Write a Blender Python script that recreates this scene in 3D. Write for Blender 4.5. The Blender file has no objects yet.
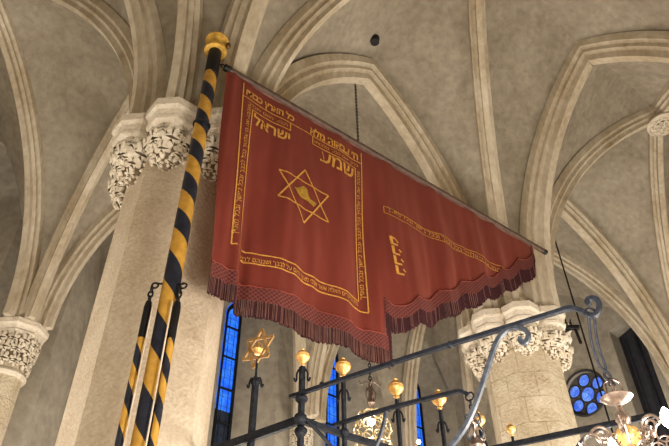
import bpy, bmesh, math, random
from math import sin, cos, pi, radians, atan2, acos, sqrt, hypot
from mathutils import Vector, Matrix, noise
from mathutils.geometry import tessellate_polygon
from mathutils.bvhtree import BVHTree
random.seed(7)
SC = bpy.context.scene
COL = SC.collection
H = 1.6                                   # eye height: local heights below are given above the eye
# ------------------------------------------------------------------ plan of the hall
P0 = Vector((-1.58, 4.88)); ANG = radians(40.966)
U = Vector((cos(ANG), sin(ANG))); N = Vector((-sin(ANG), cos(ANG)))
L, WN, WF = 5.72, 5.216, 5.393
ZS, ZR, ZT, ZB, ZQ = 5.40, 9.28, 9.62, 10.15, 9.05
ZP = 5.13                                 # top of the pillar capitals
def W(s, t, z=0.0):
    p = P0 + U*s + N*t
    return Vector((p.x, p.y, z + H))

# ------------------------------------------------------------------ materials
MATS = {}
def nt(name):
    m = bpy.data.materials.new(name); m.use_nodes = True
    n = m.node_tree.nodes; l = m.node_tree.links
    return m, n, l, n['Principled BSDF']
def ramp(n, stops):
    r = n.new('ShaderNodeValToRGB')
    while len(r.color_ramp.elements) < len(stops): r.color_ramp.elements.new(.5)
    for e, (p, c) in zip(r.color_ramp.elements, stops):
        e.position = p; e.color = (*c, 1)
    return r
def stone(name, base, dark, light, scale=2.0, bump=.25, rough=.9, stretch=(1, 1, 1), fine=22, blocks=None):
    m, n, l, b = nt(name)
    tc = n.new('ShaderNodeTexCoord'); mp = n.new('ShaderNodeMapping'); mp.inputs['Scale'].default_value = stretch
    l.new(tc.outputs['Object'], mp.inputs[0])
    a = n.new('ShaderNodeTexNoise'); a.inputs['Scale'].default_value = scale; a.inputs['Detail'].default_value = 8; a.inputs['Roughness'].default_value = .65
    a.inputs['Distortion'].default_value = .6
    l.new(mp.outputs[0], a.inputs[0])
    r = ramp(n, [(.28, dark), (.5, base), (.72, light)]); l.new(a.outputs[0], r.inputs[0])
    f = n.new('ShaderNodeTexNoise'); f.inputs['Scale'].default_value = fine; f.inputs['Detail'].default_value = 6
    l.new(mp.outputs[0], f.inputs[0])
    mx = n.new('ShaderNodeMixRGB'); mx.blend_type = 'OVERLAY'; mx.inputs[0].default_value = .32
    l.new(r.outputs[0], mx.inputs[1]); l.new(f.outputs[0], mx.inputs[2])
    col = mx.outputs[0]
    bp = n.new('ShaderNodeBump'); bp.inputs['Strength'].default_value = bump; bp.inputs['Distance'].default_value = .05
    add = n.new('ShaderNodeMath'); add.operation = 'ADD'; l.new(f.outputs[0], add.inputs[0]); l.new(a.outputs[0], add.inputs[1])
    hgt = add.outputs[0]
    if blocks:
        sx = n.new('ShaderNodeSeparateXYZ'); l.new(tc.outputs['Object'], sx.inputs[0])
        at = n.new('ShaderNodeMath'); at.operation = 'ARCTAN2'; l.new(sx.outputs[1], at.inputs[0]); l.new(sx.outputs[0], at.inputs[1])
        ml = n.new('ShaderNodeMath'); ml.operation = 'MULTIPLY'; ml.inputs[1].default_value = blocks; l.new(at.outputs[0], ml.inputs[0])
        cx = n.new('ShaderNodeCombineXYZ'); l.new(ml.outputs[0], cx.inputs[0]); l.new(sx.outputs[2], cx.inputs[1])
        br = n.new('ShaderNodeTexBrick'); br.inputs['Scale'].default_value = 1; br.inputs['Brick Width'].default_value = .43; br.inputs['Row Height'].default_value = .36
        br.inputs['Mortar Size'].default_value = .006; br.inputs['Mortar Smooth'].default_value = .3
        br.inputs['Color1'].default_value = (1, 1, 1, 1); br.inputs['Color2'].default_value = (.86, .84, .8, 1); br.inputs['Mortar'].default_value = (.62, .57, .5, 1)
        l.new(cx.outputs[0], br.inputs[0])
        m2 = n.new('ShaderNodeMixRGB'); m2.blend_type = 'MULTIPLY'; m2.inputs[0].default_value = .8
        l.new(col, m2.inputs[1]); l.new(br.outputs[0], m2.inputs[2]); col = m2.outputs[0]
        sb = n.new('ShaderNodeMath'); sb.operation = 'SUBTRACT'; l.new(hgt, sb.inputs[0]); l.new(br.outputs[1], sb.inputs[1]); hgt = sb.outputs[0]
    l.new(col, b.inputs['Base Color']); l.new(hgt, bp.inputs['Height']); l.new(bp.outputs[0], b.inputs['Normal'])
    b.inputs['Roughness'].default_value = rough
    MATS[name] = m; return m
def plain(name, c, rough=.6, metal=0.0, emis=0.0, ec=None, var=.25, sc=9, bump=0.0):
    m, n, l, b = nt(name)
    tc = n.new('ShaderNodeTexCoord'); a = n.new('ShaderNodeTexNoise'); a.inputs['Scale'].default_value = sc; a.inputs['Detail'].default_value = 4
    l.new(tc.outputs['Object'], a.inputs[0])
    r = ramp(n, [(.3, tuple(x*(1-var) for x in c)), (.7, tuple(min(1, x*(1+var)) for x in c))]); l.new(a.outputs[0], r.inputs[0])
    l.new(r.outputs[0], b.inputs['Base Color']); b.inputs['Roughness'].default_value = rough; b.inputs['Metallic'].default_value = metal
    if bump:
        bp = n.new('ShaderNodeBump'); bp.inputs['Strength'].default_value = bump; bp.inputs['Distance'].default_value = .02
        l.new(a.outputs[0], bp.inputs['Height']); l.new(bp.outputs[0], b.inputs['Normal'])
    if emis:
        b.inputs['Emission Color'].default_value = (*(ec or c), 1); b.inputs['Emission Strength'].default_value = emis
    MATS[name] = m; return m
PLASTER = stone('vault_plaster', (.37, .335, .275), (.29, .26, .205), (.44, .41, .345), .9, .45, .95, (1, 1, .8), 9)
WALLM = stone('wall_plaster', (.36, .335, .285), (.27, .245, .20), (.44, .415, .36), .9, .35, .95, (1, 1, 1), 7)
RIBM = stone('rib_stone', (.56, .50, .40), (.42, .345, .235), (.68, .63, .53), 1.5, .3, .9, (1, 1, .5), 14)
PILM = stone('pillar_sandstone', (.62, .55, .43), (.50, .42, .30), (.72, .66, .54), 2.4, .55, .92, (1, 1, 1), 26, blocks=.55)
PILM0 = stone('rough_sandstone', (.56, .48, .375), (.47, .385, .28), (.64, .57, .46), 1.6, .35, .92, (1, 1, 1), 34)
CAPM = stone('capital_stone', (.72, .66, .56), (.58, .51, .41), (.80, .75, .66), 5, .3, .9, (1, 1, 1), 30)
LEAFM = stone('carved_leaf_stone', (.72, .66, .55), (.56, .49, .38), (.80, .75, .65), 8, .3, .9, (1, 1, 1), 30)
BELLM = stone('undercut_shade_stone', (.24, .19, .14), (.14, .11, .08), (.34, .28, .21), 8, .3, .95)  # colour darkened to paint in the shade behind the carved leaves
FLOORM = stone('floor_stone', (.30, .26, .21), (.2, .17, .13), (.38, .34, .28), 1.5, .2, .6)
IRON = plain('painted_iron', (.016, .019, .027), .6, .0, var=.4, sc=30, bump=.3)
IRONL = plain('worn_iron', (.045, .052, .066), .5, .1, var=.4, sc=30)
GOLD = plain('gilt', (.62, .38, .14), .42, .5, var=.3, sc=25)
GOLDP = plain('gold_paint', (.66, .42, .10), .45, .35, var=.3, sc=20)
SILVER = plain('tarnished_silver', (.24, .19, .16), .38, .8, var=.35, sc=30)
BRASSP = plain('pale_brass', (.72, .60, .38), .28, .85, var=.3, sc=30)
for _m in (IRON, IRONL):
    _m.node_tree.nodes['Principled BSDF'].inputs['Specular IOR Level'].default_value = .25
BLACK = plain('black_metal', (.012, .012, .014), .5, .2)
WOOD = plain('dark_wood', (.10, .065, .05), .55, 0, var=.3, sc=14)
DARKVOID = plain('dark_opening', (.035, .036, .05), .8, 0)
PINKTRIM = plain('faded_hem', (.22, .13, .11), .85, 0)
THREAD = plain('gold_thread', (.62, .34, .09), .55, .25, var=.25, sc=40)
HATM = plain('olive_gold_thread', (.42, .27, .05), .55, .3, var=.3, sc=40)
FRD = plain('fringe_dark', (.050, .012, .018), .8, 0)
FRL = plain('fringe_light', (.26, .14, .12), .8, 0)
FRM = plain('fringe_mid', (.20, .05, .045), .8, 0)
ROPE = plain('pale_rope', (.55, .47, .38), .9, 0)
PORC = plain('bulb_glass', (1, .97, .9), .3, 0, emis=16, ec=(1, .96, .88))
def cloth_mat():
    m, n, l, b = nt('red_cloth')
    tc = n.new('ShaderNodeTexCoord'); mp = n.new('ShaderNodeMapping'); mp.inputs['Scale'].default_value = (3, 3, .8)
    l.new(tc.outputs['Object'], mp.inputs[0])
    a = n.new('ShaderNodeTexNoise'); a.inputs['Scale'].default_value = 2.2; a.inputs['Detail'].default_value = 6; l.new(mp.outputs[0], a.inputs[0])
    r = ramp(n, [(.2, (.135, .024, .016)), (.55, (.165, .030, .020)), (.85, (.20, .042, .029))]); l.new(a.outputs[0], r.inputs[0])
    l.new(r.outputs[0], b.inputs['Base Color']); b.inputs['Roughness'].default_value = .62
    b.inputs['Sheen Weight'].default_value = .15; b.inputs['Sheen Tint'].default_value = (1, .45, .35, 1)
    bp = n.new('ShaderNodeBump'); bp.inputs['Strength'].default_value = .25; bp.inputs['Distance'].default_value = .02
    l.new(a.outputs[0], bp.inputs['Height']); l.new(bp.outputs[0], b.inputs['Normal'])
    return m
CLOTH = cloth_mat()
def spiral_mat(name, period, phase, cyc=1, period2=None, zc=0.0):
    m, n, l, b = nt(name)
    tc = n.new('ShaderNodeTexCoord'); sx = n.new('ShaderNodeSeparateXYZ'); l.new(tc.outputs['Object'], sx.inputs[0])
    def mth(op, a, b_=None):
        q = n.new('ShaderNodeMath'); q.operation = op
        for i, v in enumerate((a, b_)):
            if v is None: continue
            if isinstance(v, (int, float)): q.inputs[i].default_value = v
            else: l.new(v, q.inputs[i])
        return q.outputs[0]
    ang = mth('DIVIDE', mth('ARCTAN2', sx.outputs[1], sx.outputs[0]), 2*pi)
    period2 = period2 or period
    zturn = mth('ADD', mth('DIVIDE', mth('MAXIMUM', mth('SUBTRACT', sx.outputs[2], zc), 0.0), period), mth('DIVIDE', mth('MINIMUM', mth('SUBTRACT', sx.outputs[2], zc), 0.0), period2))
    v = mth('FRACT', mth('ADD', mth('ADD', mth('MULTIPLY', ang, cyc), zturn), 50+phase))
    st = mth('GREATER_THAN', v, .5)
    no = n.new('ShaderNodeTexNoise'); no.inputs['Scale'].default_value = 14; l.new(tc.outputs['Object'], no.inputs[0])
    r1 = ramp(n, [(.3, (.36, .20, .035)), (.7, (.50, .30, .065))]); l.new(no.outputs[0], r1.inputs[0])
    r2 = ramp(n, [(.3, (.010, .012, .022)), (.7, (.024, .028, .045))]); l.new(no.outputs[0], r2.inputs[0])
    mx = n.new('ShaderNodeMixRGB'); l.new(st, mx.inputs[0]); l.new(r1.outputs[0], mx.inputs[1]); l.new(r2.outputs[0], mx.inputs[2])
    l.new(mx.outputs[0], b.inputs['Base Color']); b.inputs['Roughness'].default_value = .38
    return m
def glass_mat(name, c0, c1, c2, strength):
    m, n, l, b = nt(name)
    tc = n.new('ShaderNodeTexCoord'); mp = n.new('ShaderNodeMapping'); mp.inputs['Scale'].default_value = (1, 1, .6); l.new(tc.outputs['Object'], mp.inputs[0])
    v = n.new('ShaderNodeTexVoronoi'); v.feature = 'DISTANCE_TO_EDGE'; v.inputs['Scale'].default_value = 13; l.new(mp.outputs[0], v.inputs[0])
    nz = n.new('ShaderNodeTexNoise'); nz.inputs['Scale'].default_value = 5; l.new(tc.outputs['Object'], nz.inputs[0])
    r = ramp(n, [(.3, c1), (.7, c2)]); l.new(nz.outputs[0], r.inputs[0])
    e = ramp(n, [(.0, (0, 0, 0)), (.05, (1, 1, 1))]); l.new(v.outputs[0], e.inputs[0])
    mx = n.new('ShaderNodeMixRGB'); l.new(e.outputs[0], mx.inputs[0]); mx.inputs[1].default_value = (*c0, 1); l.new(r.outputs[0], mx.inputs[2])
    l.new(mx.outputs[0], b.inputs['Emission Color']); b.inputs['Emission Strength'].default_value = strength
    b.inputs['Base Color'].default_value = (.02, .03, .06, 1); b.inputs['Roughness'].default_value = .25
    return m
BLUE = glass_mat('blue_daylit_glass', (.008, .10, .55), (.01, .13, .85), (.05, .27, 1.0), .95)
BLUER = glass_mat('blue_rose_glass', (.03, .07, .35), (.05, .12, .75), (.22, .42, .95), .9)
DGLASS = glass_mat('dark_leaded_glass', (.06, .07, .07), (.012, .016, .02), (.03, .035, .04), .35)

# ------------------------------------------------------------------ mesh helpers
def mk(name, bm, mat, parent=None, smooth=False, loc=None, mats=None):
    me = bpy.data.meshes.new(name)
    if loc is not None: bmesh.ops.translate(bm, vec=-Vector(loc), verts=bm.verts)
    bmesh.ops.recalc_face_normals(bm, faces=bm.faces)
    bm.to_mesh(me); bm.free()
    for mm in (mats or [mat]): me.materials.append(mm)
    if smooth:
        for p in me.polygons: p.use_smooth = True
        try: me.set_sharp_from_angle(angle=radians(38))
        except Exception: pass
    o = bpy.data.objects.new(name, me); COL.objects.link(o)
    if loc is not None: o.location = loc
    if parent is not None:
        o.parent = parent
        if loc is not None: o.location = Vector(loc) - world_loc(parent)
        else: o.location = -world_loc(parent)
    return o
def world_loc(o):
    v = Vector(o.location); p = o.parent
    while p is not None: v += p.location; p = p.parent
    return v
def empty(name, loc):
    o = bpy.data.objects.new(name, None); o.empty_display_size = .1; COL.objects.link(o); o.location = loc
    return o
def tag(o, label, cat, group=None, kind=None):
    o['label'] = label; o['category'] = cat
    if group: o['group'] = group
    if kind: o['kind'] = kind
    return o
def struct(o): o['kind'] = 'structure'; return o
def ring_faces(bm, a, b, closed=True):
    n_ = len(a)
    for i in range(n_ if closed else n_-1):
        j = (i+1) % n_
        try: bm.faces.new((a[i], a[j], b[j], b[i]))
        except ValueError: pass
def lathe(bm, prof, c=(0, 0, 0), n_=16, rot=0.0, cap=True, sq=None, a0=0, a1=2*pi, axis=None):
    """prof: (radius, z) list around a vertical axis (or an axis matrix)."""
    c = Vector(c); rings = []
    M = axis or Matrix.Identity(3)
    for r, z in prof:
        r = max(r, .0004)
        rings.append([bm.verts.new(c + M @ Vector((r*cos(rot+2*pi*i/n_), r*sin(rot+2*pi*i/n_), z))) for i in range(n_)])
    for a, b in zip(rings, rings[1:]): ring_faces(bm, a, b)
    if cap:
        for r in (rings[0], rings[-1]):
            try: bm.faces.new(r)
            except ValueError: pass
    return rings
def frames(pts, up=None):
    fr = []; prev = None
    for i, p in enumerate(pts):
        a = pts[max(i-1, 0)]; b = pts[min(i+1, len(pts)-1)]
        t = (b-a).normalized()
        if up is not None: s = t.cross(up).normalized()
        else:
            if prev is None:
                q = Vector((0, 0, 1)) if abs(t.z) < .9 else Vector((1, 0, 0)); s = t.cross(q).normalized()
            else: s = (prev - t*prev.dot(t)).normalized()
        prev = s; fr.append((s, s.cross(t).normalized()))
    return fr
def tube(bm, pts, r, n_=8, up=None, flat=1.0, rot=0.0, taper=None):
    pts = [Vector(p) for p in pts]; fr = frames(pts, up); rings = []
    for i, (p, (s, u)) in enumerate(zip(pts, fr)):
        rr = r if taper is None else r*taper(i/(len(pts)-1))
        rings.append([bm.verts.new(p + s*cos(rot+2*pi*k/n_)*rr*flat + u*sin(rot+2*pi*k/n_)*rr) for k in range(n_)])
    for a, b in zip(rings, rings[1:]): ring_faces(bm, a, b)
    bm.faces.new(rings[0]); bm.faces.new(rings[-1])
def sqbar(bm, pts, w, h=None, up=None):
    h = h or w; pts = [Vector(p) for p in pts]; fr = frames(pts, up); rings = []
    for p, (s, u) in zip(pts, fr):
        rings.append([bm.verts.new(p + s*a*w/2 + u*b*h/2) for a, b in ((-1, -.85), (-.85, -1), (.85, -1), (1, -.85), (1, .85), (.85, 1), (-.85, 1), (-1, .85))])
    for a, b in zip(rings, rings[1:]): ring_faces(bm, a, b)
    bm.faces.new(rings[0]); bm.faces.new(rings[-1])
def sphere(bm, c, r, sz=1.0, seg=12):
    rr = bmesh.ops.create_uvsphere(bm, u_segments=seg, v_segments=max(6, seg//2+2), radius=r)
    for v in rr['verts']: v.co = Vector((v.co.x, v.co.y, v.co.z*sz)) + Vector(c)
def torus(bm, c, R, r, ax1, ax2, n_=20, m=6, a0=0, a1=2*pi):
    pts = [Vector(c) + ax1*cos(a0+(a1-a0)*i/n_)*R + ax2*sin(a0+(a1-a0)*i/n_)*R for i in range(n_+1)]
    tube(bm, pts, r, m, up=ax1.cross(ax2))
def smoothpath(pts, n_=6):
    pts = [Vector(p) for p in pts]; out = []
    for i in range(len(pts)-1):
        p0 = pts[max(i-1, 0)]; p1 = pts[i]; p2 = pts[i+1]; p3 = pts[min(i+2, len(pts)-1)]
        for k in range(n_):
            t = k/n_
            out.append(.5*((2*p1) + (p2-p0)*t + (2*p0-5*p1+4*p2-p3)*t*t + (3*p1-p0-3*p2+p3)*t**3))
    out.append(pts[-1]); return out
def chain(bm, top, bot, link=.05, r=.006):
    top, bot = Vector(top), Vector(bot); d = bot-top; n_ = max(1, int(d.length/(link*.75))); t = d.normalized()
    a = t.cross(Vector((0, 1, 0))).normalized(); b = t.cross(a)
    for i in range(n_):
        c = top + d*((i+.5)/n_); s = a if i % 2 else b
        pts = [c + t*(link/2)*cos(2*pi*k/10) + s*(link*.28)*sin(2*pi*k/10) for k in range(11)]
        tube(bm, pts, r, 5)

# ------------------------------------------------------------------ vault
bays = [-1, 0, 1]
def arch_params(S, A):
    h = hypot(A[0]-S[0], A[1]-S[1]); r = A[2]-S[2]
    return h, r, (h*h + r*r)/(2*h)
def curve(S, A, n_=26, d=0.0):
    """points of a pointed-arch half from springing S (vertical tangent) to apex A; S,A in world."""
    h, r, R = arch_params(S, A); hd = Vector(((A.x-S.x)/h, (A.y-S.y)/h, 0))
    ce = max(-1, min(1, (R-h)/(R-d))); te = acos(ce)
    return [Vector((S.x, S.y, S.z)) + hd*(R-(R-d)*cos(te*i/n_)) + Vector((0, 0, (R-d)*sin(te*i/n_))) for i in range(n_+1)]
PROF = [(.135, -.06), (.135, .06), (.080, .085), (.095, .15), (.045, .17), (.048, .25)]
PROFBIG = [(.20, -.06), (.20, .08), (.135, .11), (.145, .18), (.085, .21), (.08, .32)]
def rib_half(bm, S, A, prof, n_=26):
    h, r, R = arch_params(S, A); hd = Vector(((A.x-S.x)/h, (A.y-S.y)/h, 0)); lat = Vector((-hd.y, hd.x, 0))
    full = prof + [(-w, d) for w, d in reversed(prof)]
    lines = [[bm.verts.new(p + lat*w) for p in curve(S, A, n_, d)] for w, d in full]
    for a, b in zip(lines, lines[1:]):
        for i in range(n_): bm.faces.new((a[i], a[i+1], b[i+1], b[i]))
    for k in (0, -1):
        try: bm.faces.new([ln[k] for ln in lines])
        except ValueError: pass
webbm = bmesh.new()
def web(SA, A, SB, B, bulge=.16, nu=26, nv=9):
    a = curve(SA, A, nu); b = curve(SB, B, nu); g = []
    for i in range(nu+1):
        row = []
        for j in range(nv+1):
            v = j/nv; f = i/nu
            p = a[i].lerp(b[i], v); p.z += bulge*sin(pi*v)*sin(pi*min(1, f*.62)) * (0.35+f)
            row.append(webbm.verts.new(p))
        g.append(row)
    for i in range(nu):
        for j in range(nv): webbm.faces.new((g[i][j], g[i+1][j], g[i+1][j+1], g[i][j+1]))
trim_n = [0]
def trim(bm):
    trim_n[0] += 1
    o = mk('trim_%d' % trim_n[0], bm, RIBM, smooth=True); return struct(o)
def on_pillar(s, t_, to_s, to_t, off=.50):
    d = Vector((to_s-s, to_t-t_)).normalized()
    return W(s + d.x*off, t_ + d.y*off, ZP)
def wall_pt(s, t_, to_s, to_t, off=.24):
    d = Vector((to_s-s, to_t-t_)).normalized()
    return W(s + d.x*off, t_ + d.y*off, ZS)
# supports: key (i, j): i = index along the row (-1..2), j = -1 near wall, 0 row, 1 far wall
def start(i, j, to_s, to_t):
    s = i*L; t_ = 0 if j == 0 else (WF if j > 0 else -WN)
    if i == -1: s += .12
    if i == 2: s -= .12
    if i == 2 and j == 0: t_ -= .42
    if j > 0: t_ -= .12
    if j < 0: t_ += .12
    pillar = (j == 0 and i in (0, 1))
    return on_pillar(s, t_, to_s, to_t) if pillar else wall_pt(s, t_, to_s, to_t)
BOSSES = []
ZTF = {-1: 9.3, 0: 8.85, 1: 9.3, 2: 9.6}
for i in bays:
    s0, s1, sm = i*L, (i+1)*L, (i+.5)*L
    # arch along the row, both halves one moulding
    A = W(sm, 0, ZR + (.34 if i == 1 else 0)); bm = bmesh.new()
    for k in (i, i+1): rib_half(bm, start(k, 0, sm, 0), A, PROF if i == -1 else PROFBIG)
    trim(bm)
    for side in (-1, 1):
        Wd = WF if side > 0 else WN; tw = side*Wd; tm = side*Wd/2; tin = side*(Wd+.03)
        zb = {(-1, 1): 9.60, (0, 1): 9.85, (1, 1): 10.6}.get((i, side), ZB); B = W(sm, tm, zb); BOSSES.append((sm, tm, zb))
        # diagonal ribs
        for k in (i, i+1):
            for jj in (0, side):
                bm = bmesh.new(); rib_half(bm, start(k, jj, sm, tm), B, PROF); trim(bm)
        # fifth rib to the middle of the side wall
        Sm = W(sm, side*(Wd-.36), ZS)
        bm = bmesh.new(); rib_half(bm, Sm, B, PROF); trim(bm)
        # webs: row side
        for k in (i, i+1): web(start(k, 0, sm, 0), A, start(k, 0, sm, tm), B)
        # transverse sides (i, i+1)
        for k in (i, i+1):
            sk = k*L + (.12 if k == -1 else (-.12 if k == 2 else 0))
            TA = W(sk, tm, ZTF[k] if side > 0 else ZT)
            for jj in (0, side):
                SA = start(k, jj, sk, tm); TB = TA
                if k in (-1, 2):                     # the web runs into the end wall
                    so = k*L + (.03 if k == 2 else -.03)
                    SA = W(so, side*(Wd-.3) if jj else side*.2 - (.42 if k == 2 else 0), ZS); TB = W(so, tm, TA.z-H)
                web(SA, TB, start(k, jj, sm, tm), B)
        # wall side, two smaller arches
        for k, q in ((i, (i+.25)*L), (i+1, (i+.75)*L)):
            Q = W(q, tin, ZQ)
            SmA = W(sm + (.24 if q > sm else -.24), tin, ZS)
            Sc = W(k*L + (.2 if q > k*L else -.2), tin, ZS)
            web(Sc, Q, start(k, side, sm, tm), B, .10); web(SmA, Q, Sm, B, .10)
for i in (-1, 0, 1, 2):
    for side in (-1, 1):
        Wd = WF if side > 0 else WN; tm = side*Wd/2
        sk = i*L + (.12 if i == -1 else (-.12 if i == 2 else 0))
        if i == 2 and side > 0: continue
        A = W(sk, tm, ZTF[i] if side > 0 else ZT); bm = bmesh.new()
        for jj in (0, side): rib_half(bm, start(i, jj, sk, tm), A, PROFBIG if (i in (0, 1) and side < 0) else PROF)
        trim(bm)
WEB = BVHTree.FromBMesh(webbm)
ceil = struct(mk('ceiling', webbm, PLASTER, smooth=True))

# ------------------------------------------------------------------ roof bosses
def leaf(bm, M, size, lobes=5, curl=.3, thick=.012, seed=0):
    """a lobed leaf in the local XY plane of M, tip along +Y, arched outward along Z"""
    rnd = random.Random(seed); out = []
    n_ = lobes*6
    for i in range(n_+1):
        a = -pi*.93 + 2*pi*.93*i/n_
        r = .40 + .60*abs(cos(a*lobes/2.0))**.8 - .14*abs(a)/pi
        out.append((r*sin(a)*.8, .15 + r*cos(a)))
    top = []; bot = []
    def P(x, y, z): return M @ Vector((x*size, y*size, z + size*(curl*(1-((y-.1)/1.1)**2) - .35*x*x)))
    for x, y in out: top.append(bm.verts.new(P(x, y, 0))); bot.append(bm.verts.new(P(x, y, -thick-size*.12)))
    c = [bm.verts.new(P(0, .15+.25*k, size*.10*(1 if k % 2 == 0 else .7))) for k in range(3)]
    m_ = len(out)
    for i in range(m_-1):
        q = c[0] if out[i][1] < .3 else (c[1] if out[i][1] < .65 else c[2])
        bm.faces.new((top[i], top[i+1], q)); bm.faces.new((top[i], bot[i], bot[i+1], top[i+1]))
    try: bm.faces.new((c[0], c[1], c[2]))
    except ValueError: pass
bx = 0
for (s, t_, zb) in BOSSES:
    if not (0 < s < 2*L): continue
    near = t_ < 0; c = W(s, t_, zb-.40)
    root = empty('roof_boss', c)
    bm = bmesh.new(); lathe(bm, [(.10, .25), (.22, .1), (.30, .03), (.31, -.02), (.27, -.05), (.25, -.02), (.1, -.01)], c, 28); mk('rim', bm, CAPM, root, True)
    bm = bmesh.new()
    lathe(bm, [(.26, .0), (.27, -.012), (.0, -.012)], c, 24); mk('recess', bm, BELLM, root)  # flat disc in the shade colour, darkening the ground of the rosette
    bm = bmesh.new()
    for ringr, cnt, sz in ((.17, 9, .10), (.07, 5, .085)):
        for k in range(cnt):
            a = 2*pi*k/cnt
            X = Vector((-sin(a), cos(a), 0)); Y = Vector((cos(a), sin(a), 0)); Z = Vector((0, 0, -1))
            M = Matrix.Translation(c + Y*(ringr-.04) + Vector((0, 0, -.03 if ringr > .1 else -.05))) @ Matrix((X, Y, Z)).transposed().to_4x4()
            leaf(bm, M, sz, 5, .3, .01, k)
    sphere(bm, c+Vector((0, 0, -.06)), .035)
    mk('leaf_rosette', bm, LEAFM, root)
    if near: lab = 'round carved stone roof boss where vault ribs cross near the upper right' if s > L else 'round carved stone roof boss above the top edge of the photo'
    else: lab = 'round carved stone roof boss behind the middle of the red banner' if s < L else 'round carved stone roof boss behind the pointed tail of the red banner'
    tag(root, lab, 'roof boss')

# ------------------------------------------------------------------ capitals and pillars
def abacus(bm, c, r, h, n_=8, rot=0.0):
    pr = [(r*.50, h*1.0), (r*.92, h*1.0), (r, h*.96), (r, h*.70), (r*.90, h*.60), (r*.84, h*.42), (r*.90, h*.36), (r*.88, h*.26), (r*.74, h*.12), (r*.66, 0)]
    lathe(bm, pr, c, n_, rot)
def foliage(bm, c, az, prof, rows, seed):
    """leaves wrapped on a bell given as prof [(f, r, z)] ; c axis point"""
    k0 = 0
    for f, cnt, sz, curl in rows:
        # radius and height at f
        for (f0, r0, z0), (f1, r1, z1) in zip(prof, prof[1:]):
            if f0 <= f <= f1:
                u = (f-f0)/(f1-f0); r = r0+(r1-r0)*u; z = z0+(z1-z0)*u; sl = atan2(r0-r1, z0-z1); break
        for k in range(cnt):
            a = az + 2*pi*(k + .5*(k0 % 2))/cnt
            R = Vector((cos(a), sin(a), 0)); X = Vector((-sin(a), cos(a), 0))
            Y = (Vector((0, 0, -1))*cos(sl) - R*sin(sl)).normalized(); Z = X.cross(Y).normalized()
            if Z.dot(R) < 0: X = -X; Z = -Z
            M = Matrix.Translation(c + R*(r+.012) + Vector((0, 0, z))) @ Matrix((X, Y, Z)).transposed().to_4x4()
            leaf(bm, M, sz, 5 if (k+seed) % 2 else 7, curl, .014, k)
        k0 += 1
def pillar(s, label):
    c = W(s, 0, 0); root = empty('stone_pillar', (c.x, c.y, 0))
    Rv = .56; rot = ANG + pi/8
    bm = bmesh.new()
    lathe(bm, [(Rv+.16, 0), (Rv+.16, .28), (Rv+.07, .4), (Rv+.07, .55), (Rv, .66)] + [(Rv, .66 + (ZP+H-.66-.1)*k/6) for k in range(1, 7)] + [(.50, ZP+H-.02), (.5, ZP+H+.35), (.34, ZP+H+1.4)], (c.x, c.y, 0), 8, rot)
    # chamfer the shaft's arrises a little
    mk('shaft', bm, PILM if s > 1 else PILM0, root, loc=(c.x, c.y, 0))
    for k in range(8):
        a = ANG + k*pi/4; ap = Rv*cos(pi/8)
        cc = Vector((c.x + cos(a)*(ap+.06), c.y + sin(a)*(ap+.06), ZP+H))
        cap = empty('capital', cc); cap.parent = root; cap.location = cc - Vector((c.x, c.y, 0))
        h = .38; r = .29
        bm = bmesh.new(); abacus(bm, cc-Vector((0, 0, h)), r, h, 8, a+pi/8); mk('abacus', bm, CAPM, cap)
        bm = bmesh.new()                                       # stub the rib stands on
        lathe(bm, [(.15, -.02), (.16, .06), (.13, .14), (.06, .16)], cc, 12); mk('rib_footing', bm, CAPM, cap, True)
        bm = bmesh.new(); zt = -h; prof = [(0, .215, zt+.02), (.35, .22, zt-.10), (.7, .16, zt-.23), (1.0, .03, zt-.35)]
        cb = cc + Vector((-cos(a)*.03, -sin(a)*.03, 0))
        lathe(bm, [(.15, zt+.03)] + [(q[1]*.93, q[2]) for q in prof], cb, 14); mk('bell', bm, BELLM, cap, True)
        bm = bmesh.new()
        foliage(bm, cb, a, prof, [(.03, 8, .125, .12), (.36, 8, .125, .14), (.66, 6, .11, .16), (.88, 4, .07, .1)] if k % 2 else [(.02, 7, .17, .10), (.38, 7, .14, .12), (.66, 6, .11, .12), (.88, 4, .07, .1)], k)
        mk('carved_foliage', bm, LEAFM, cap)
    tag(root, label, 'pillar')
pillar(0, 'large octagonal stone pillar behind the black and yellow striped pole')
pillar(L, 'octagonal stone pillar with leafy capitals at right, below the banner tip')

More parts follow.
